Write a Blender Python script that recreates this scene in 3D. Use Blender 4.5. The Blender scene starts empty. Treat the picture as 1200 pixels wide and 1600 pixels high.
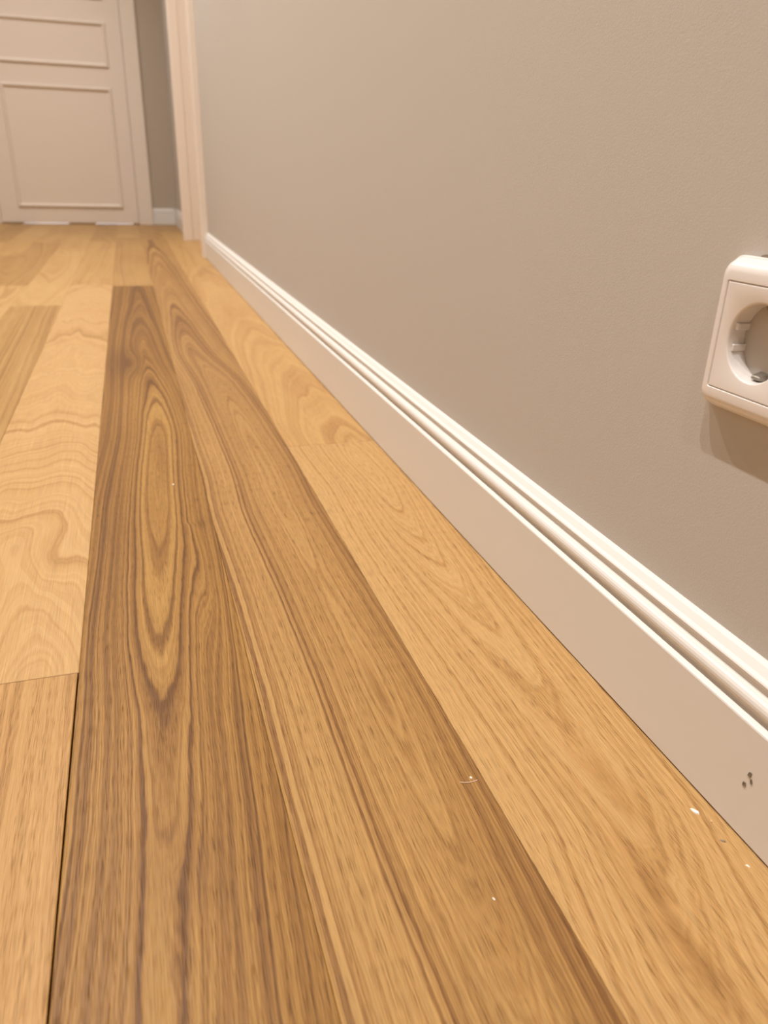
import bpy, bmesh, math, random
import numpy as np
from mathutils import Matrix, Vector

# ------------------------------------------------------------------ camera
S = bpy.context.scene
COL = S.collection
U = 0.335                                   # camera height above the floor, metres
R = Matrix(((0.9538329, 0.09814932, -0.28384767),
            (-0.29914942, 0.39446664, -0.86885309),
            (0.0266911, 0.91365354, 0.40561657)))
cam_data = bpy.data.cameras.new('camera')
cam_data.sensor_fit = 'HORIZONTAL'
cam_data.sensor_width = 36.0
cam_data.lens = 36.0 * 1185.0 / 1200.0
cam_data.clip_start = 0.01
cam_data.dof.use_dof = True
cam_data.dof.focus_distance = 0.52
cam_data.dof.aperture_fstop = 12.5
cam = bpy.data.objects.new('camera', cam_data)
COL.objects.link(cam)
M4 = R.to_4x4()
M4.translation = Vector((0, 0, U))
cam.matrix_world = M4
S.camera = cam

# ------------------------------------------------------------------ world, lamps, exposure
S.view_settings.view_transform = 'Standard'
S.view_settings.look = 'None'
S.view_settings.gamma = 1.0
S.view_settings.use_curve_mapping = False
S.view_settings.exposure = 0.19
W = bpy.data.worlds.new('world')
S.world = W
W.use_nodes = True
W.node_tree.nodes['Background'].inputs[0].default_value = (1.0, 0.85, 0.7, 1)
W.node_tree.nodes['Background'].inputs[1].default_value = 0.0

CEIL = 2.6
LAMP_X = -0.385
LAMP_COL = (1.0, 0.97, 0.93)


def downlight(y, power, x=LAMP_X):
    d = bpy.data.lights.new('ceiling_downlight', 'SPOT')
    d.spot_size = math.radians(120)
    d.spot_blend = 0.7
    d.shadow_soft_size = 0.016
    d.energy = power
    d.color = LAMP_COL
    o = bpy.data.objects.new('ceiling_downlight', d)
    o.location = (x, y, CEIL - 0.03)
    COL.objects.link(o)


for y, p in ((-1.2, 40), (0.06, 90), (0.76, 90), (1.9, 88), (3.0, 100), (4.2, 100)):
    downlight(y, p)

# daylight in the room behind the far door, seen only through the gap below it
d = bpy.data.lights.new('back_room_daylight', 'AREA')
d.shape = 'RECTANGLE'
d.size = 0.9
d.size_y = 0.6
d.energy = 75.0
d.color = (0.5, 0.66, 1.0)
o = bpy.data.objects.new('back_room_daylight', d)
o.location = (-0.3, 6.6, 1.6)
o.rotation_euler = (math.radians(-25), 0, 0)
COL.objects.link(o)

# ------------------------------------------------------------------ helpers


def lin(r, g, b):
    def f(c):
        c /= 255.0
        return c / 12.92 if c <= 0.04045 else ((c + 0.055) / 1.055) ** 2.4
    return (f(r), f(g), f(b), 1.0)


def mesh_obj(name, bm, mat, parent=None, smooth=False):
    me = bpy.data.meshes.new(name)
    bmesh.ops.recalc_face_normals(bm, faces=bm.faces)
    bm.to_mesh(me)
    bm.free()
    if mat:
        me.materials.append(mat)
    if smooth:
        for p in me.polygons:
            p.use_smooth = True
    o = bpy.data.objects.new(name, me)
    COL.objects.link(o)
    if parent:
        o.parent = parent
    return o


def structure(o):
    o['kind'] = 'structure'
    return o


def tag(o, label, cat, group=None):
    o['label'] = label
    o['category'] = cat
    if group:
        o['group'] = group
    return o


def box(bm, x0, x1, y0, y1, z0, z1):
    vs = [bm.verts.new((x, y, z)) for z in (z0, z1) for x, y in ((x0, y0), (x1, y0), (x1, y1), (x0, y1))]
    for f in ((3, 2, 1, 0), (4, 5, 6, 7), (0, 1, 5, 4), (1, 2, 6, 5), (2, 3, 7, 6), (3, 0, 4, 7)):
        bm.faces.new([vs[i] for i in f])


def bevel_all(bm, w, seg=2):
    bmesh.ops.bevel(bm, geom=bm.edges[:], offset=w, segments=seg, affect='EDGES', profile=0.6)


def extrude_profile(bm, prof, a, b, place):
    """prof: closed list of (p, q); place(p, q, t) -> xyz; swept from t=a to t=b and capped"""
    ra = [bm.verts.new(place(p, q, a)) for p, q in prof]
    rb = [bm.verts.new(place(p, q, b)) for p, q in prof]
    n = len(prof)
    for i in range(n):
        j = (i + 1) % n
        bm.faces.new((ra[i], ra[j], rb[j], rb[i]))
    bm.faces.new(ra)
    bm.faces.new(rb[::-1])


class NT:
    def __init__(self, name):
        self.m = bpy.data.materials.new(name)
        self.m.use_nodes = True
        self.t = self.m.node_tree
        self.b = self.t.nodes['Principled BSDF']

    def n(self, typ, **kw):
        x = self.t.nodes.new(typ)
        for k, v in kw.items():
            setattr(x, k, v)
        return x

    def l(self, a, b):
        self.t.links.new(a, b)

    def val(self, sock, v):
        if isinstance(v, (int, float, tuple)):
            sock.default_value = v
        else:
            self.l(v, sock)

    def math(self, op, a, b=0.0, c=None, clamp=False):
        x = self.n('ShaderNodeMath', operation=op, use_clamp=clamp)
        self.val(x.inputs[0], a)
        self.val(x.inputs[1], b)
        if c is not None:
            self.val(x.inputs[2], c)
        return x.outputs[0]

    def mix(self, fac, a, b, blend='MIX'):
        x = self.n('ShaderNodeMix', data_type='RGBA', blend_type=blend)
        self.val(x.inputs['Factor'], fac)
        self.val(x.inputs[6], a)
        self.val(x.inputs[7], b)
        return x.outputs[2]

    def smooth(self, v, lo, hi, a=0.0, b=1.0):
        x = self.n('ShaderNodeMapRange', interpolation_type='SMOOTHSTEP')
        self.val(x.inputs[0], v)
        x.inputs[1].default_value = lo
        x.inputs[2].default_value = hi
        x.inputs[3].default_value = a
        x.inputs[4].default_value = b
        return x.outputs[0]

    def noise1(self, w, detail=2.0, rough=0.5):
        x = self.n('ShaderNodeTexNoise', noise_dimensions='1D')
        self.val(x.inputs['W'], w)
        x.inputs['Scale'].default_value = 1.0
        x.inputs['Detail'].default_value = detail
        x.inputs['Roughness'].default_value = rough
        return x.outputs[0]

    def noise3(self, vec, detail=2.0, rough=0.5, scale=1.0):
        x = self.n('ShaderNodeTexNoise', noise_dimensions='3D')
        self.l(vec, x.inputs['Vector'])
        x.inputs['Scale'].default_value = scale
        x.inputs['Detail'].default_value = detail
        x.inputs['Roughness'].default_value = rough
        return x.outputs[0]

    def comb(self, x, y, z):
        c = self.n('ShaderNodeCombineXYZ')
        for i, v in enumerate((x, y, z)):
            self.val(c.inputs[i], v)
        return c.outputs[0]

    def bump(self, h, dist, strength=1.0):
        x = self.n('ShaderNodeBump')
        x.inputs['Strength'].default_value = strength
        x.inputs['Distance'].default_value = dist
        self.l(h, x.inputs['Height'])
        self.l(x.outputs[0], self.b.inputs['Normal'])


def paint(name, rgb, rough=0.5, bump_scale=0, bump_d=0.0002, spec=0.4, mottle=0.0, detail=3.0):
    k = NT(name)
    k.b.inputs['Roughness'].default_value = rough
    k.b.inputs['Specular IOR Level'].default_value = spec
    tc = k.n('ShaderNodeTexCoord').outputs['Object']
    c = lin(*rgb)
    n = k.noise3(tc, 3.0, 0.5, 9.0)
    k.l(k.mix(k.math('MULTIPLY', n, mottle), c, tuple(v * 0.8 for v in c[:3]) + (1,)), k.b.inputs['Base Color'])
    if bump_scale:
        k.bump(k.noise3(tc, detail, 0.6, bump_scale), bump_d, 1.0)
    return k.m


M_WALL = paint('greige_wall_paint', (191, 183, 174), 0.75, 900, 0.00014, 0.25, 0.06)
M_WALL_END = paint('shade_toned_wall_paint', (178, 164, 148), 0.75, 650, 0.00018, 0.25, 0.06)  # wall colour darkened for the end wall, its dimness put into the paint
M_WHITE = paint('white_satin_paint', (220, 215, 209), 0.38, 60, 0.00008, 0.4, 0.02)
M_DOOR = paint('white_door_paint', (228, 214, 200), 0.42, 0, 0, 0.4, 0.02)
M_CEIL = paint('white_ceiling_paint', (215, 210, 204), 0.9, 0)
M_PLASTIC = paint('white_socket_plastic', (229, 222, 217), 0.3, 0, 0, 0.5, 0.0)
M_GREYHOLE = paint('dark_socket_hole', (40, 38, 36), 0.6)
M_CHIP = paint('grey_bare_chip', (146, 135, 118), 0.8, 900, 0.0008, 0.2, 0.6)
M_PLASTER = paint('dark_plaster_gap', (135, 121, 104), 0.9, 700, 0.001, 0.2, 0.6)
M_FLAKE = paint('white_paint_flake', (245, 240, 228), 0.6, 600, 0.0004)
M_CRUMB = paint('tan_crumb', (210, 170, 118), 0.8, 800, 0.0005)
M_FIBRE = paint('pale_fibre', (226, 196, 170), 0.7)
M_UNDER = paint('dark_underfloor', (60, 42, 26), 0.9)
k = NT('dull_steel')
k.b.inputs['Metallic'].default_value = 0.85
k.b.inputs['Roughness'].default_value = 0.42
k.b.inputs['Base Color'].default_value = lin(150, 142, 132)
tc = k.n('ShaderNodeTexCoord').outputs['Object']
k.bump(k.noise3(tc, 2, 0.5, 600), 0.0003)
M_STEEL = k.m

# ------------------------------------------------------------------ oak planks


def wood(r, g, b):
    c = lin(r, g, b)
    return (c[0] * 0.67, c[1] * 0.71, c[2] * 0.69, 1.0)


def oak(name, light, mid, dark, profile=None, prof_amt=0.0, f1=260.0, a1=0.55, f2=900.0, a2=0.3,
        pore=0.5, bias=0.0, seed=0.0, band=0.3, rough=0.42, thin=(0.36, 0.66), core=None):
    """growth-ring distance comes in as mesh attribute 'ring' (metres), cross-grain position as 'gx'"""
    k = NT(name)
    ring = k.n('ShaderNodeAttribute', attribute_name='ring').outputs['Fac']
    gx = k.n('ShaderNodeAttribute', attribute_name='gx').outputs['Fac']
    stain = k.n('ShaderNodeAttribute', attribute_name='stain').outputs['Fac']
    pos = k.n('ShaderNodeSeparateXYZ')
    k.l(k.n('ShaderNodeTexCoord').outputs['Object'], pos.inputs[0])
    X, Y = pos.outputs[0], pos.outputs[1]
    # small irregularities of every ring line
    wob = k.noise3(k.comb(k.math('MULTIPLY', X, 120.0), k.math('MULTIPLY', Y, 22.0), seed), 3.0, 0.55)
    r = k.math('ADD', ring, k.math('MULTIPLY', k.math('SUBTRACT', wob, 0.5), 0.0022))
    n1 = k.smooth(k.noise1(k.math('MULTIPLY_ADD', r, f1, seed * 7.3), 1.5, 0.6), *thin)
    n2 = k.smooth(k.noise1(k.math('MULTIPLY_ADD', r, f2, seed * 3.1), 2.0, 0.6), 0.33, 0.68)
    lo = k.noise3(k.comb(k.math('MULTIPLY', gx, 26.0), k.math('MULTIPLY', Y, 2.2), seed + 4.0), 2.0, 0.5)
    am = k.smooth(k.noise1(k.math('MULTIPLY_ADD', r, f1 * 0.22, seed * 5.7), 1.0, 0.5), 0.35, 0.65, 0.25, 1.25)
    d = k.math('MULTIPLY', k.math('MULTIPLY', n1, a1), am)
    d = k.math('MULTIPLY_ADD', n2, a2, d)
    if core:                        # heart of the cathedral: rings come from the profile alone
        d = k.math('MULTIPLY', d, k.smooth(r, core[0], core[1], 0.35, 1.0))
    d = k.math('MULTIPLY_ADD', k.math('SUBTRACT', lo, 0.5), band * 2, d)
    if profile:
        fc = k.n('ShaderNodeFloatCurve')
        c = fc.mapping.curves[0]
        fc.mapping.use_clip = True
        pts = c.points
        while len(pts) < len(profile):
            pts.new(0.5, 0.5)
        for p, (x, y) in zip(pts, profile):
            p.location = (x, y)
        fc.mapping.update()
        k.l(k.math('MULTIPLY', r, 10.0), fc.inputs['Value'])
        d = k.math('MULTIPLY_ADD', k.math('SUBTRACT', fc.outputs[0], 0.4), prof_amt, d)
    d = k.math('ADD', d, k.math('ADD', stain, bias))
    d = k.math('MAXIMUM', k.math('MINIMUM', d, 1.15), 0.0)
    ramp = k.n('ShaderNodeValToRGB')
    e = ramp.color_ramp.elements
    e[0].position = 0.0
    e[0].color = wood(*light)
    e[1].position = 1.0
    e[1].color = wood(*dark)
    m = e.new(0.45)
    m.color = wood(*mid)
    k.l(d, ramp.inputs[0])
    # vessels: short dark strokes along the board, and thin pale fibres
    pv = k.noise3(k.comb(k.math('MULTIPLY', gx, 2500.0), k.math('MULTIPLY', Y, 62.0), seed + 9.0), 1.0, 0.5)
    pm = k.smooth(pv, 0.53, 0.66)
    pm = k.math('MULTIPLY', pm, k.math('MULTIPLY_ADD', n1, 0.6, 0.4))
    fv = k.noise3(k.comb(k.math('MULTIPLY', gx, 700.0), k.math('MULTIPLY', Y, 9.0), seed + 2.0), 2.0, 0.6)
    col = k.mix(k.math('MULTIPLY', k.math('SUBTRACT', fv, 0.35), 0.55, clamp=True), ramp.outputs[0], wood(*mid))
    col = k.mix(k.math('MULTIPLY', pm, pore), col, tuple(v * q for v, q in zip(wood(*dark)[:3], (0.52, 0.43, 0.36))) + (1,))
    fx = k.noise3(k.comb(k.math('MULTIPLY', gx, 1500.0), k.math('MULTIPLY', Y, 13.0), seed + 6.0), 2.0, 0.6)
    fx = k.math('MULTIPLY_ADD', fx, 0.7, 0.65)
    col = k.mix(1.0, col, k.comb(fx, fx, fx), 'MULTIPLY')
    k.l(col, k.b.inputs['Base Color'])
    k.b.inputs['Roughness'].default_value = rough
    k.b.inputs['Specular IOR Level'].default_value = 0.22
    h = k.math('MULTIPLY_ADD', pm, -1.0, k.math('MULTIPLY', fv, 0.35))
    k.bump(h, 0.00012, 0.8)
    return k.m


def vnoise(x, y, seed):
    """smooth value noise on arrays"""
    def hsh(i, j):
        v = np.sin(i * 127.1 + j * 311.7 + seed * 74.7) * 43758.5453
        return v - np.floor(v)
    xi, yi = np.floor(x), np.floor(y)
    fx, fy = x - xi, y - yi
    fx, fy = fx * fx * (3 - 2 * fx), fy * fy * (3 - 2 * fy)
    a = hsh(xi, yi) * (1 - fx) + hsh(xi + 1, yi) * fx
    b = hsh(xi, yi + 1) * (1 - fx) + hsh(xi + 1, yi + 1) * fx
    return a * (1 - fy) + b * fy - 0.5


def curve(y, pts):
    """smooth interpolation through (y, value) points"""
    pts = sorted(pts)
    ys = np.array([p[0] for p in pts])
    vs = np.array([p[1] for p in pts])
    out = np.zeros_like(y)
    for w, dy in ((0.25, -0.03), (0.5, 0.0), (0.25, 0.03)):
        out += w * np.interp(y * (1 + dy), ys, vs)
    return out


def bump2(x, y, cx, cy, sx, sy):
    return np.exp(-((x - cx) / sx) ** 2 - ((y - cy) / sy) ** 2)


def cathedral(spine, depth, warp=0.003, wx=30, wy=5, seed=1, extra=None, damp=0.05):
    """rings of a trunk cut lengthwise: distance from a pith line that wanders below the face"""
    def f(x, y):
        c0 = np.mean([p[1] for p in spine])
        x0 = curve(y, spine)
        dx = x - x0
        d = curve(y, depth)
        r = np.sqrt(dx * dx + d * d)
        r = r + warp * 2 * vnoise(x * wx, y * wy, seed) + warp * vnoise(x * wx * 2.3, y * wy * 2.3, seed + 5)
        if extra is not None:
            r = r + extra(x, y)
        return r
    return f


verts, faces, fmat = [], [], []
attr_ring, attr_gx, attr_stain = [], [], []
floor_mats, mat_index = [], {}


def plank(x0, x1, y0, y1, mat, field, stain=None, gl=0.0001, gr=0.0001, ge=0.0001, top=0.0, fine=1.0):
    """one floorboard, eased edges, added to the floor mesh"""
    if mat.name not in mat_index:
        mat_index[mat.name] = len(floor_mats)
        floor_mats.append(mat)
    mi = mat_index[mat.name]
    x0, x1, y0, y1 = x0 + gl, x1 - gr, y0 + ge, y1 - ge
    nx = max(6, int(round((x1 - x0) / (0.0022 * fine))))
    xs = np.linspace(x0 + 0.0005, x1 - 0.0005, nx)
    ys = [y0 + 0.0005]
    while ys[-1] < y1 - 0.0005:
        ys.append(ys[-1] + fine * max(0.004, 0.011 * abs(ys[-1])))
    ys[-1] = y1 - 0.0005
    xs = np.concatenate(([x0, x0], xs, [x1, x1]))
    ys = np.concatenate(([y0, y0], np.array(ys), [y1, y1]))
    zx = np.array([-0.012, -0.00035] + [0] * nx + [-0.00035, -0.012])
    zy = np.array([-0.012, -0.00035] + [0] * (len(ys) - 4) + [-0.00035, -0.012])
    XX, YY = np.meshgrid(xs, ys)
    ZZ = np.minimum(zx[None, :], zy[:, None]) + top
    ring = field(XX, YY)
    gxv = XX + 0.004 * vnoise(XX * 12, YY * 2.5, 77)
    st = stain(XX, YY) if stain else np.zeros_like(XX)
    base = len(verts)
    verts.extend(zip(XX.ravel().tolist(), YY.ravel().tolist(), ZZ.ravel().tolist()))
    attr_ring.extend(ring.ravel().tolist())
    attr_gx.extend(gxv.ravel().tolist())
    attr_stain.extend(st.ravel().tolist())
    ny, nxx = XX.shape
    for j in range(ny - 1):
        for i in range(nxx - 1):
            a = base + j * nxx + i
            faces.append((a, a + 1, a + nxx + 1, a + nxx))
            fmat.append(mi)


XA, XB, XC, XD, XE = -0.3116, -0.1893, -0.0663, 0.0536, 0.1735
XEND = 0.3060

# colours of the boards themselves
L_E, M_E, D_E = (226, 176, 118), (212, 158, 99), (176, 124, 72)
L_C, M_C, D_C = (200, 148, 80), (168, 116, 57), (120, 77, 37)
L_D, M_D, D_D = (210, 160, 99), (189, 137, 80), (146, 98, 55)

# column C, the dark board with the long closed eye
eye = [(0, .5), (.05, .45), (.075, .38), (.10, .72), (.115, .85), (.13, .32), (.16, .18), (.178, .45), (.19, 1.0),
       (.205, .25), (.218, .5), (.228, .42), (.245, .78), (.258, .3), (.272, .62), (.285, .38), (.30, .75), (.315, .35), (.335, .72),
       (.355, .32), (.38, .78), (.41, .38), (.44, .72), (.48, .4), (.53, .68), (.6, .42), (.7, .6), (1, .5)]
MAT_C = oak('oak_dark_eye', L_C, M_C, D_C, eye, 0.75, 330, 0.5, 1000, 0.28, 0.6, 0.05, 1.0, 0.25, core=(0.014, 0.03))


def c_extra(x, y):
    e = -0.010 * bump2(x, y, 0.0365, 0.60, 0.012, 0.12) * (y < 0.742)
    e += 0.012 * bump2(x, y, -0.018, 1.49, 0.014, 0.09)
    return e


def c_stain(x, y):
    s = 0.35 * bump2(x, y, 0.010, 0.97, 0.007, 0.10)
    s += 0.20 * bump2(x, y, -0.052, 0.95, 0.016, 0.6)
    s += 0.28 * bump2(x, y, -0.006, 0.31, 0.018, 0.035)
    s += 0.30 * bump2(x, y, -0.03, 1.5, 0.04, 0.13) + 0.25 * bump2(x, y, 0.0, 2.2, 0.09, 0.6)
    s += 0.30 * bump2(x, y, 0.042, 0.735, 0.006, 0.012)
    return s


F_C = cathedral([(.1, -.024), (.22, -.0205), (.34, -.013), (.443, -.0098), (.539, -.0085), (.69, -.0017), (.82, .001), (.9, .004),
                 (1.055, .0125), (1.24, .0128), (1.5, .006), (2.6, .004)],
                [(.1, .0290), (.2, .0285), (.3, .0278), (.36, .0262), (.443, .0245), (.539, .019), (.69, .0115), (.8, .003), (.9, .001),
                 (1.055, .0075), (1.238, .019), (1.475, .030), (2, .045), (2.6, .055)],
                0.0016, 34, 3.2, 3, c_extra)

MAT_D = oak('oak_brown_arches', L_D, M_D, D_D, None, 0, 250, 0.62, 900, 0.32, 0.6, 0.02, 2.0, 0.28, core=(0.003, 0.022))


def d_stain(x, y):
    s = 0.75 * bump2(x, y, 0.1372, 0.418, 0.0032, 0.036)
    s += 0.25 * bump2(x, y, 0.166, 0.6, 0.012, 0.8) + 0.3 * bump2(x, y, 0.12, 2.0, 0.08, 1.0)
    s += 0.18 * bump2(x, y, 0.145, 0.25, 0.02, 0.06)
    s -= 0.12 * bump2(x, y, 0.075, 0.5, 0.018, 0.6)
    return s


F_D = cathedral([(.1, .135), (.3, .1365), (.45, .138), (.76, .130), (.877, .133), (1.09, .1286), (1.32, .122), (1.56, .1), (2.2, .095), (4, .1)],
                [(.1, .026), (.2, .019), (.3, .012), (.42, .006), (.6, .010), (.76, .004), (.82, .001), (.9, .002), (1.09, .009),
                 (1.32, .018), (1.56, .027), (2.0, .042), (2.6, .055), (4, .08)],
                0.0018, 34, 3.0, 8)

MAT_E = oak('oak_honey_near', L_E, M_E, D_E, None, 0, 330, 0.48, 1100, 0.34, 0.6, -0.10, 3.0, 0.16, thin=(0.42, 0.68))


def e_stain(x, y):
    s = 0.75 * bump2(x, y, 0.2220, 0.19, 0.006, 0.026) + 0.35 * bump2(x, y, 0.226, 0.235, 0.006, 0.03)
    s += 0.38 * bump2(x, y, 0.2485, 0.29, 0.010, 0.04) + 0.15 * bump2(x, y, 0.245, 0.26, 0.01, 0.03)
    return s


F_E = cathedral([(.05, .205), (.18, .22), (.27, .243), (.4, .247), (.67, .248), (.8, .256), (.95, .25)],
                [(.05, .05), (.18, .046), (.27, .042), (.4, .037), (.54, .030), (.67, .020), (.79, .010), (.88, .004), (.95, .012)],
                0.0022, 34, 4, 13)

MAT_E2 = oak('oak_honey_far', (222, 172, 112), (208, 154, 96), (176, 124, 72), None, 0, 170, 0.40, 700, 0.2, 0.3, 0.0, 5.0, 0.3)
F_E2 = cathedral([(.95, .26), (2, .25), (4, .24)], [(.95, .02), (1.2, .05), (2, .12), (4, .2)], 0.006, 24, 3, 23)

MAT_B = oak('oak_pale_waves', (227, 178, 122), (215, 163, 105), (188, 137, 84), None, 0, 150, 0.42, 330, 0.30, 0.15, 0.04, 6.0, 0.18, thin=(0.48, 0.70))


def b_extra(x, y):
    e = 0.016 * bump2(x, y, -0.10, 0.70, 0.028, 0.06)
    e -= 0.014 * bump2(x, y, -0.145, 0.74, 0.03, 0.05)
    e += 0.010 * bump2(x, y, -0.17, 0.60, 0.03, 0.06)
    return e


F_B = cathedral([(.45, -.098), (.54, -.096), (.7, -.115), (.9, -.119), (1.1, -.123), (1.6, -.128), (2.7, -.13)],
                [(.45, .004), (.5, .014), (.54, .026), (.6, .036), (.7, .044), (.8, .062), (.9, .095), (1.05, .145), (1.4, .21), (2.7, .32)],
                0.0065, 30, 6, 31, b_extra)

MAT_BN = oak('oak_pale_straight', (222, 170, 110), (208, 154, 95), (170, 118, 68), None, 0, 190, 0.36, 800, 0.25, 0.45, 0.12, 7.0, 0.25)
F_STRAIGHT = lambda x, y: x * 0.8 + 0.5 + 0.012 * y + 0.004 * vnoise(x * 14, y * 3, 41) + 0.003 * vnoise(x * 40, y * 6, 43)

MAT_A = oak('oak_brown_straight', (208, 160, 100), (192, 142, 84), (160, 110, 62), None, 0, 110, 0.5, 600, 0.2, 0.3, 0.05, 8.0, 0.3)
MAT_F1 = oak('oak_far_honey', (216, 167, 106), (203, 150, 91), (172, 121, 70), None, 0, 120, 0.4, 600, 0.2, 0.2, 0.0, 9.0, 0.4)
MAT_F2 = oak('oak_far_brown', (206, 157, 97), (190, 139, 82), (158, 109, 62), None, 0, 120, 0.4, 600, 0.2, 0.2, 0.05, 11.0, 0.4)
MAT_F3 = oak('oak_far_pale', (224, 176, 116), (212, 160, 101), (180, 129, 77), None, 0, 120, 0.4, 600, 0.2, 0.2, 0.0, 12.0, 0.4)


def far_field(seed, x0):
    rnd = random.Random(seed)
    sp = [(0, x0 + rnd.uniform(-.05, .05)), (2.5, x0 + rnd.uniform(-.05, .05)), (4, x0 + rnd.uniform(-.05, .05)), (6, x0)]
    a = rnd.uniform(0.02, 0.1)
    return cathedral(sp, [(0, .2), (2.2, a), (3.2, a * 0.3), (4.5, a), (6, .3)], 0.006, 24, 3, seed)


YN, YF = -1.6, 5.62
# near row
plank(XC, XD, 0.02, 2.562, MAT_C, F_C, c_stain)
plank(XD, XE, 0.02, 4.3, MAT_D, F_D, d_stain)
plank(XE, XEND, 0.02, 0.9535, MAT_E, F_E, e_stain, ge=0.0005)
plank(XE, XEND, 0.9535, 3.1, MAT_E2, F_E2)
plank(XB, XC, -0.6, 0.498, MAT_BN, F_STRAIGHT, None, gr=0.0010, top=-0.0002)
plank(XB, XC, 0.498, 2.6, MAT_B, F_B)
plank(XA, XB, -0.2, 2.2, MAT_A, F_STRAIGHT)
# the rest of the floor
plank(XC, XD, 2.562, 4.45, MAT_F2, far_field(1, 0.0), lambda x, y: -0.25 * bump2(x, y, 0, 2.7, 0.1, 0.12))
plank(XC, XD, 4.45, YF, MAT_F1, far_field(2, 0.0))
plank(XD, XE, 4.3, YF, MAT_F2, far_field(3, 0.11))
plank(XE, XEND, 3.1, 4.9, MAT_F1, far_field(4, 0.24))
plank(XE, XEND, 4.9, YF, MAT_F2, far_field(5, 0.24))
plank(XEND, XEND + 0.122, 3.30, 4.60, MAT_F1, far_field(6, 0.36))
plank(XB, XC, 2.6, 4.2, MAT_F1, far_field(7, -0.12))
plank(XB, XC, 4.2, YF, MAT_F2, far_field(8, -0.12))
plank(XA, XB, 2.2, 3.7, MAT_F3, far_field(9, -0.25))
plank(XA, XB, 3.7, YF, MAT_F1, far_field(10, -0.25))
rn = random.Random(4)
x = XA
i = 0
while x > -1.23:
    xl = max(x - 0.1225, -1.25)
    cuts = [-0.2, 1.1 + 0.5 * (i % 3), 2.6 + 0.45 * (i * 2 % 3), 4.1 + 0.3 * (i % 2), YF]
    for j in range(4):
        plank(xl, x, cuts[j], cuts[j + 1], (MAT_F1, MAT_F3, MAT_F2)[(i + j) % 3], far_field(20 + i * 5 + j, (xl + x) / 2), fine=2.0)
    x = xl
    i += 1
# behind the camera
for i, (a, b) in enumerate(((-1.25, XA), (XA, XB), (XC, XD), (XD, XE), (XE, XEND))):
    plank(a, b, YN, 0.02 if a >= XC else -0.2, (MAT_F1, MAT_F2, MAT_F3)[i % 3], far_field(60 + i, (a + b) / 2), fine=3.0)
plank(XB, XC, YN, -0.6, MAT_F3, far_field(70, -0.12), fine=3.0)

me = bpy.data.meshes.new('floor')
me.from_pydata(verts, [], faces)
for m in floor_mats:
    me.materials.append(m)
me.polygons.foreach_set('material_index', fmat)
for nm, data in (('ring', attr_ring), ('gx', attr_gx), ('stain', attr_stain)):
    at = me.attributes.new(nm, 'FLOAT', 'POINT')
    at.data.foreach_set('value', data)
me.update()
floor = bpy.data.objects.new('floor', me)
COL.objects.link(floor)
structure(floor)
bm = bmesh.new()
box(bm, -1.25, 0.43, YN, YF, -0.05, -0.0125)
mesh_obj('underfloor', bm, M_UNDER, floor)
M_TILE = paint('pale_stone_tile', (225, 226, 230), 0.35, 20, 0.0002)
bm = bmesh.new()
box(bm, -1.25, 0.43, YF, 7.4, -0.05, 0.0)
mesh_obj('stone_threshold', bm, M_TILE, floor)

# ------------------------------------------------------------------ walls and ceiling
XW = 0.3095
XL = -1.25
YE = 5.51
DO0, DO1 = 3.47, 4.29            # opening in the right wall
HD = 2.08
bm = bmesh.new()
box(bm, XW, XW + 0.13, YN, DO0, 0.0, CEIL)
box(bm, XW, XW + 0.13, DO1, YE, 0.0, CEIL)
box(bm, XW, XW + 0.13, DO0, DO1, HD, CEIL)
structure(mesh_obj('wall_right', bm, M_WALL))
bm = bmesh.new()
box(bm, XL - 0.1, XL, YN, YE, 0.0, CEIL)
structure(mesh_obj('wall_left', bm, M_WALL))
LX0, LX1 = -0.745, 0.066         # door leaf
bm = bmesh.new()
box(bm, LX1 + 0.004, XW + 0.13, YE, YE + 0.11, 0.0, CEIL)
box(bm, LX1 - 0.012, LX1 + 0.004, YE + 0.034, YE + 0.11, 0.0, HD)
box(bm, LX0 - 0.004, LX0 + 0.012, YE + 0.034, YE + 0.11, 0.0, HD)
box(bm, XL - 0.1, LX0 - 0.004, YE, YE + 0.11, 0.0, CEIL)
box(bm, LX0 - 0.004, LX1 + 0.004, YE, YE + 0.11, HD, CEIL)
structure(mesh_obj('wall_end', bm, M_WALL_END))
bm = bmesh.new()
box(bm, XL - 0.1, XW + 0.13, YN - 0.1, YN, 0.0, CEIL)
structure(mesh_obj('wall_back', bm, M_WALL))
bm = bmesh.new()
box(bm, XL - 0.1, XW + 0.13, YN - 0.1, 7.5, CEIL, CEIL + 0.1)
structure(mesh_obj('ceiling', bm, M_CEIL))
bm = bmesh.new()
box(bm, XL - 0.1, XL, YE + 0.11, 7.4, -0.05, CEIL)
box(bm, XW + 0.13, XW + 0.23, YE + 0.11, 7.4, -0.05, CEIL)
box(bm, XL - 0.1, XW + 0.23, 7.4, 7.5, -0.05, CEIL)
structure(mesh_obj('wall_beyond', bm, M_CEIL))

# ------------------------------------------------------------------ baseboards
XB0 = 0.2935
T = XW - XB0
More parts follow.
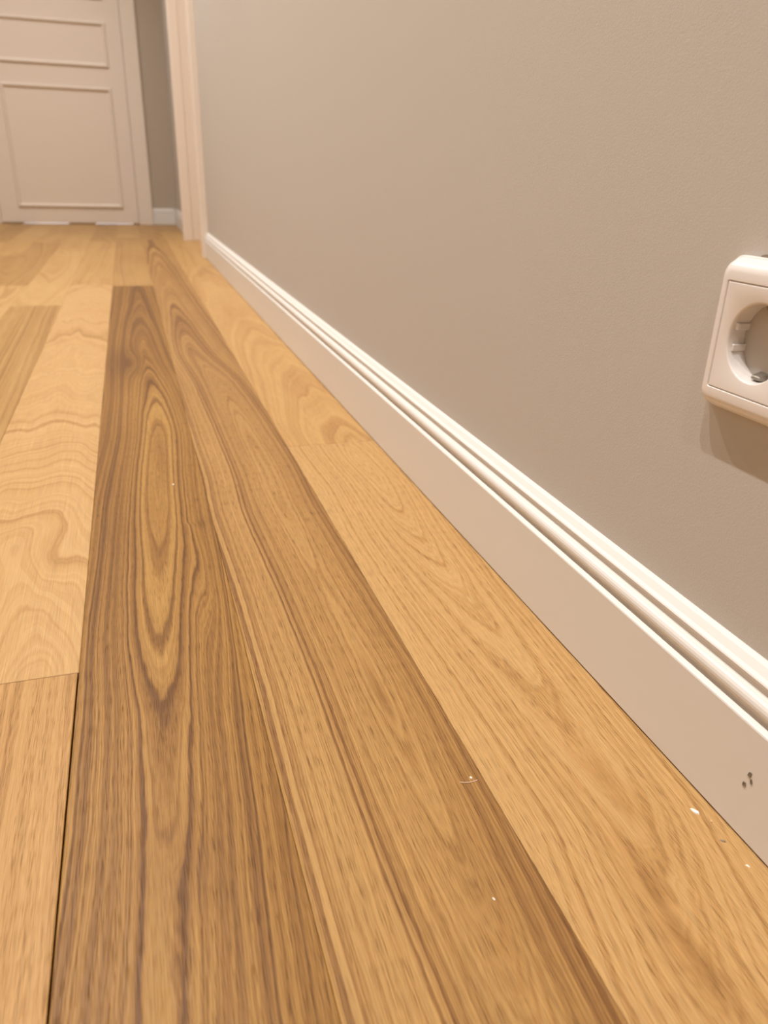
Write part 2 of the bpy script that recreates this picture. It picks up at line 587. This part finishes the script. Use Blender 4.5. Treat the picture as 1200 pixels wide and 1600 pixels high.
# (depth out from wall, height), bottom to top along the face
bb = [(0.0, 0.0015), (T, 0.0015), (T, 0.0685), (T - 0.0004, 0.0694), (T - 0.0012, 0.0699), (T - 0.0040, 0.0711),
      (T - 0.0052, 0.0718), (T - 0.0052, 0.0727), (T - 0.0042, 0.0738)]
for i in range(9):               # round bead
    a = math.radians(-70 + i * 20)
    bb.append((T - 0.0062 + 0.0046 * math.cos(a), 0.0788 + 0.0052 * math.sin(a)))
bb += [(T - 0.0072, 0.0844), (T - 0.0078, 0.0856), (T - 0.0078, 0.0878), (T - 0.0070, 0.0892), (T - 0.0062, 0.0900),
       (T - 0.0060, 0.0910), (T - 0.0066, 0.0918), (T - 0.0090, 0.0930), (0.0035, 0.0968), (0.0008, 0.0982), (0.0, 0.0984)]


def baseboard(name, place, a, b):
    bm = bmesh.new()
    extrude_profile(bm, bb, a, b, place)
    return structure(mesh_obj(name, bm, M_WHITE))


CAS_W = 0.07
br = baseboard('baseboard_right', lambda p, q, t: (XW - p, t, q), YN, DO0 - CAS_W)
baseboard('baseboard_right_far', lambda p, q, t: (XW - p, t, q), DO1 + CAS_W, YE)
baseboard('baseboard_end', lambda p, q, t: (t, YE - p, q), LX1 + 0.0935, XW - T)
baseboard('baseboard_end_left', lambda p, q, t: (t, YE - p, q), XL, LX0 - 0.10)
baseboard('baseboard_left', lambda p, q, t: (XL + p, t, q), YN, YE)

# chips knocked out of the near baseboard face
def chip(name, y, z, pts, parent, mat, label=None):
    bm = bmesh.new()
    c = bm.verts.new((XB0 - 0.00015, y, z))
    ring = [bm.verts.new((XB0 - 0.00005, y + a, z + b)) for a, b in pts]
    rim = [bm.verts.new((XB0 - 0.0004, y + a * 1.12, z + b * 1.12)) for a, b in pts]
    out = [bm.verts.new((XB0 + 0.0001, y + a * 1.3, z + b * 1.3)) for a, b in pts]
    n = len(pts)
    for i in range(n):
        j = (i + 1) % n
        bm.faces.new((c, ring[i], ring[j]))
        bm.faces.new((ring[i], rim[i], rim[j], ring[j]))
        bm.faces.new((rim[i], out[i], out[j], rim[j]))
    o = mesh_obj(name, bm, mat, parent)
    if label:
        o['label'] = label
    return o


def blob(rx, rz, n, seed, rot=0.0):
    rr = random.Random(seed)
    out = []
    for i in range(n):
        a = 2 * math.pi * i / n
        s = rr.uniform(0.75, 1.2)
        p, q = rx * s * math.cos(a), rz * s * math.sin(a)
        out.append((p * math.cos(rot) - q * math.sin(rot), p * math.sin(rot) + q * math.cos(rot)))
    return out


chip('chipped_spot', 0.2428, 0.0418, blob(0.0011, 0.0018, 11, 3, 0.2), br, M_CHIP, 'grey chip in the white paint')
chip('chipped_spot', 0.2408, 0.0385, blob(0.0006, 0.0014, 9, 5, -0.3), br, M_CHIP, 'grey chip in the white paint')
chip('chipped_spot', 0.2447, 0.0336, blob(0.0011, 0.0015, 11, 8, 0.3), br, M_CHIP, 'grey chip in the white paint')

# ------------------------------------------------------------------ doorway trims on the right
CX = 0.2845                      # front of the casings
def casing_profile(w):
    """(along wall, out from wall) cross-section of a moulded casing; the opening side comes first"""
    t = XW - CX
    return [(0, 0), (0, t - 0.003), (0.001, t - 0.001), (0.003, t), (w * 0.62, t), (w * 0.66, t - 0.003), (w * 0.72, t - 0.004),
            (w * 0.76, t - 0.001), (w * 0.95, t - 0.001), (w - 0.001, t - 0.004), (w, 0)]


bm = bmesh.new()
extrude_profile(bm, casing_profile(CAS_W), 0.0, HD + CAS_W, lambda p, q, t: (XW - q, DO0 - p, t))
structure(mesh_obj('trim_1', bm, M_DOOR))
bm = bmesh.new()
t2 = XW - 0.266
prof = [(0, 0), (0, t2 - 0.006), (0.0012, t2 - 0.003), (0.003, t2 - 0.0012), (0.006, t2), (0.064, t2), (CAS_W, t2 - 0.006), (CAS_W, 0)]
extrude_profile(bm, prof, 0.0, HD + CAS_W, lambda p, q, t: (XW - q, DO1 - 0.024 + p, t))
box(bm, XW - 0.018, XW + 0.13, DO1 - 0.018, DO1 + 0.001, 0.0, HD)
box(bm, XW + 0.075, XW + 0.13, DO1 - 0.030, DO1 - 0.018, 0.0, HD)
structure(mesh_obj('trim_2', bm, M_DOOR))
bm = bmesh.new()
extrude_profile(bm, casing_profile(CAS_W), DO0, DO1, lambda p, q, t: (XW - q, t, HD + p))
structure(mesh_obj('trim_3', bm, M_DOOR))
bm = bmesh.new()
box(bm, XW + 0.085, XW + 0.125, DO0 + 0.004, DO1 - 0.022, 0.006, HD - 0.002)
structure(mesh_obj('door_2', bm, M_DOOR))

# ------------------------------------------------------------------ far door
DY = YE - 0.012                  # front face of the leaf
bm = bmesh.new()
box(bm, LX0, LX1, DY, DY + 0.042, 0.007, 2.05)
bevel_all(bm, 0.0015, 1)
door = structure(mesh_obj('door_1', bm, M_DOOR))
PX0, PX1 = -0.640, -0.020


def panel_moulding(x0, x1, z0, z1):
    w, t = 0.022, 0.011
    prof = [(0, 0), (0.002, t * 0.6), (0.006, t), (0.012, t), (0.017, t * 0.6), (w, 0)]
    bm = bmesh.new()
    loops = []
    for p, q in prof:
        loops.append([bm.verts.new(v) for v in ((x0 + p, DY - q, z0 + p), (x1 - p, DY - q, z0 + p),
                                                (x1 - p, DY - q, z1 - p), (x0 + p, DY - q, z1 - p))])
    for a, b in zip(loops[:-1], loops[1:]):
        for i in range(4):
            j = (i + 1) % 4
            bm.faces.new((a[i], a[j], b[j], b[i]))
    mesh_obj('panel_moulding', bm, M_DOOR, door)


panel_moulding(PX0, PX1, 0.097, 0.772)
panel_moulding(PX0, PX1, 0.878, 1.112)
panel_moulding(PX0, PX1, 1.222, 1.93)
# the bottom seal touches the floor in places and lets light through in others
bm = bmesh.new()
for a, b in ((LX0, -0.625), (-0.36, -0.20), (0.03, LX1)):
    box(bm, a, b, DY + 0.015, DY + 0.030, 0.0, 0.0075)
mesh_obj('bottom_seal', bm, M_DOOR, door)

bm = bmesh.new()
prof = [(0, 0), (0, 0.013), (0.003, 0.016), (0.084, 0.018), (0.088, 0.016), (0.091, 0.012), (0.091, 0)]
extrude_profile(bm, prof, 0.0, HD + 0.06, lambda p, q, t: (LX1 + 0.002 + p, YE - q, t))
extrude_profile(bm, prof, 0.0, HD + 0.06, lambda p, q, t: (LX0 - 0.002 - p, YE - q, t))
extrude_profile(bm, prof, LX0 - 0.003, LX1 + 0.003, lambda p, q, t: (t, YE - q, 2.055 + p))
structure(mesh_obj('trim_4', bm, M_DOOR))

# ------------------------------------------------------------------ wall socket
SY, SZ = 0.3135, 0.2612
sock = bpy.data.objects.new('power_socket', None)
sock.location = (XW, SY, SZ)
COL.objects.link(sock)
tag(sock, 'white earthed power socket with rounded frame on the grey wall above the baseboard', 'socket')


def rrect(hw, hh, rad, n=8):
    out = []
    for cx, cy, a0 in ((hw - rad, hh - rad, 0), (-hw + rad, hh - rad, 90), (-hw + rad, -hh + rad, 180), (hw - rad, -hh + rad, 270)):
        for i in range(n + 1):
            a = math.radians(a0 + 90 * i / n)
            out.append((cx + rad * math.cos(a), cy + rad * math.sin(a)))
    return out


def loft(loops, mat, name, parent, close_last=False, close_first=False, smooth=True):
    bm = bmesh.new()
    vs = [[bm.verts.new(v) for v in lp] for lp in loops]
    n = len(vs[0])
    for a, b in zip(vs[:-1], vs[1:]):
        for i in range(n):
            j = (i + 1) % n
            bm.faces.new((a[i], a[j], b[j], b[i]))
    if close_last:
        bm.faces.new(vs[-1])
    if close_first:
        bm.faces.new(vs[0][::-1])
    o = mesh_obj(name, bm, mat, parent, smooth)
    if smooth:
        o.data.set_sharp_from_angle(angle=math.radians(38))
    return o


# frame: local x points out of the wall as -x, (y, z) in the wall plane
FW, FH = 0.0375, 0.0405
IW, IH = 0.0282, 0.0282
frame_loops = []
for ox, dw, rad in ((0.0, 0.0, .0080), (0.0020, 0.0, .0080), (0.0027, 0.0004, .0078), (0.0029, 0.0010, .0074), (0.0050, 0.0016, .0072), (0.0075, 0.0026, .0068),
                    (0.0092, 0.0040, .0060), (0.0103, 0.0058, .0050), (0.0107, 0.0078, .0036)):
    frame_loops.append([(-ox, a, b) for a, b in rrect(FW - dw, FH - dw, rad)])
frame_loops.append([(-0.0106, a, b) for a, b in rrect(IW + 0.0004, IH + 0.0004, .0012)])
frame_loops.append([(-0.0101, a, b) for a, b in rrect(IW, IH, .0010)])
frame_loops.append([(-0.0060, a, b) for a, b in rrect(IW, IH, .0010)])
loft(frame_loops, M_PLASTIC, 'frame', sock)

# insert plate with the round well
NSEG = 36
CR = 0.0200


def ring_sq(ox, h):
    """square loop sampled at the same angles as a circle"""
    out = []
    for i in range(NSEG):
        a = 2 * math.pi * (i + 0.5) / NSEG
        c, s = math.cos(a), math.sin(a)
        q = h / max(abs(c), abs(s))
        out.append((-ox, q * c, q * s))
    return out


def ring_c(ox, r):
    return [(-ox, r * math.cos(2 * math.pi * (i + 0.5) / NSEG), r * math.sin(2 * math.pi * (i + 0.5) / NSEG)) for i in range(NSEG)]


def square_ring(ox, h):
    out = ring_sq(ox, h)
    for q in (1, 3, 5, 7):       # snap the sample nearest each diagonal to the corner
        a = q * math.pi / 4
        i = int(round(a / (2 * math.pi) * NSEG - 0.5)) % NSEG
        out[i] = (-ox, math.copysign(h, math.cos(a)), math.copysign(h, math.sin(a)))
    return out


g = 0.00028
plate = [square_ring(0.004, IW - g), square_ring(0.0100, IW - g), square_ring(0.0105, IW - g - 0.0005),
         ring_c(0.0105, CR + 0.0009), ring_c(0.0103, CR + 0.0004), ring_c(0.0098, CR)]
loft(plate, M_PLASTIC, 'insert_plate', sock)
well = [ring_c(0.0098, CR), ring_c(-0.0070, CR - 0.0006)]
wl = loft(well, M_PLASTIC, 'socket_well', sock, close_last=True)
# guide ribs left and right, on the well wall
for sy in (-1, 1):
    for dz in (-0.0055, 0.0055):
        bm = bmesh.new()
        box(bm, -0.0080, 0.0066, *sorted((sy * 0.0172, sy * 0.0192)), dz - 0.0018, dz + 0.0018)
        bevel_all(bm, 0.0003, 1)
        mesh_obj('guide_rib', bm, M_PLASTIC, wl)
    bm = bmesh.new()
    n = 20
    c = bm.verts.new((0.0066, sy * 0.0095, 0))
    rg = [bm.verts.new((0.0066, sy * 0.0095 + 0.0026 * math.cos(2 * math.pi * i / n), 0.0026 * math.sin(2 * math.pi * i / n))) for i in range(n)]
    for i in range(n):
        bm.faces.new((c, rg[i], rg[(i + 1) % n]))
    mesh_obj('pin_hole', bm, M_GREYHOLE, wl)
# sprung earth contacts at top and bottom
for sz in (-1, 1):
    bm = bmesh.new()
    prof = [(0.0066, sz * 0.0190), (-0.0045, sz * 0.0192), (-0.0060, sz * 0.0182), (-0.0055, sz * 0.0168), (0.0, sz * 0.0150), (0.0040, sz * 0.0158), (0.0066, sz * 0.0162)]
    extrude_profile(bm, prof, -0.0030, 0.0030, lambda p, q, t: (p, t, q))
    bmesh.ops.bevel(bm, geom=bm.edges[:], offset=0.0003, segments=1, affect='EDGES')
    mesh_obj('earth_clip', bm, M_STEEL, sock)

# ragged plaster edge above the socket frame
bm = bmesh.new()
rr = random.Random(9)
top, bot = [], []
for i in range(15):
    t = i / 14
    y = SY + 0.020 - 0.034 * t
    hgt = 0.0006 + 0.0026 * (math.sin(math.pi * t) ** 0.6) * rr.uniform(0.5, 1.2)
    top.append(bm.verts.new((XW - 0.0002, y, SZ + FH + hgt)))
    bot.append(bm.verts.new((XW - 0.0009, y, SZ + FH - 0.0012)))
for i in range(14):
    bm.faces.new((top[i], top[i + 1], bot[i + 1], bot[i]))
wr = bpy.data.objects['wall_right']
o = mesh_obj('plaster_gap', bm, M_PLASTER, wr)
o['label'] = 'dark ragged plaster edge above the socket'

# ------------------------------------------------------------------ debris on the floor
def flake(name, x, y, rx, ry, rot, mat, label, cat, h=0.0009, seed=1, group=None):
    rr = random.Random(seed)
    bm = bmesh.new()
    n = 9
    lo, hi = [], []
    for i in range(n):
        a = 2 * math.pi * i / n
        s = rr.uniform(0.7, 1.25)
        p, q = rx * s * math.cos(a), ry * s * math.sin(a)
        px, py = p * math.cos(rot) - q * math.sin(rot), p * math.sin(rot) + q * math.cos(rot)
        lo.append(bm.verts.new((px, py, 0)))
        hi.append(bm.verts.new((px * 0.85, py * 0.85, h * rr.uniform(0.6, 1.2))))
    c = bm.verts.new((0, 0, h))
    for i in range(n):
        j = (i + 1) % n
        bm.faces.new((lo[i], lo[j], hi[j], hi[i]))
        bm.faces.new((hi[i], hi[j], c))
    bm.faces.new(lo[::-1])
    o = mesh_obj(name, bm, mat)
    o.location = (x, y, 0.0)
    tag(o, label, cat, group)
    return o


flake('paint_flake', 0.2818, 0.2619, 0.0012, 0.0030, 0.5, M_FLAKE, 'largest white paint flake on the floor, near the chipped baseboard', 'flake', 0.0009, 3)
flake('crumb', 0.2862, 0.2528, 0.0006, 0.0010, 0.3, M_CRUMB, 'tiny pale crumb just beside the white paint flake by the baseboard', 'crumb', 0.0006, 5)
flake('crumb', 0.2830, 0.2390, 0.0008, 0.0018, 0.9, M_CHIP, 'dark curled splinter on the floor below the white paint flake', 'crumb', 0.0006, 7)
flake('crumb', 0.2843, 0.2212, 0.0006, 0.0013, 0.4, M_FLAKE, 'small white speck on the pale board at the lower right', 'crumb', 0.0005, 9)
flake('crumb', 0.1660, 0.3225, 0.0007, 0.0010, 0.2, M_FLAKE, 'round white speck on the dark board edge beside a pale fibre', 'crumb', 0.0008, 11)
flake('crumb', 0.0199, 0.8520, 0.0008, 0.0020, 0.2, M_FLAKE, 'pale pinkish speck beside the dark eye in the grain of the brown board', 'crumb', 0.0006, 13)
flake('crumb', 0.1435, 0.2408, 0.0004, 0.0010, 0.3, M_FLAKE, 'tiny pale speck on the brown board below the pale fibre', 'crumb', 0.0004, 15)
bm = bmesh.new()
prof = [(0.00025 * math.cos(i * math.pi / 3), 0.00025 + 0.00025 * math.sin(i * math.pi / 3)) for i in range(6)]
pts = [(-0.0060, 0.0015), (-0.0030, 0.0003), (0.0, -0.0003), (0.0030, -0.0002), (0.0052, 0.0002)]
prev = None
for (a, b) in pts:
    ringv = [bm.verts.new((a, b + p, q)) for p, q in prof]
    if prev:
        for i in range(6):
            bm.faces.new((prev[i], prev[(i + 1) % 6], ringv[(i + 1) % 6], ringv[i]))
    else:
        bm.faces.new(ringv)
    prev = ringv
bm.faces.new(prev[::-1])
o = mesh_obj('fibre', bm, M_FIBRE)
o.location = (0.1640, 0.3195, 0.0)
tag(o, 'thin pale fibre lying across the edge of the dark board', 'fibre')
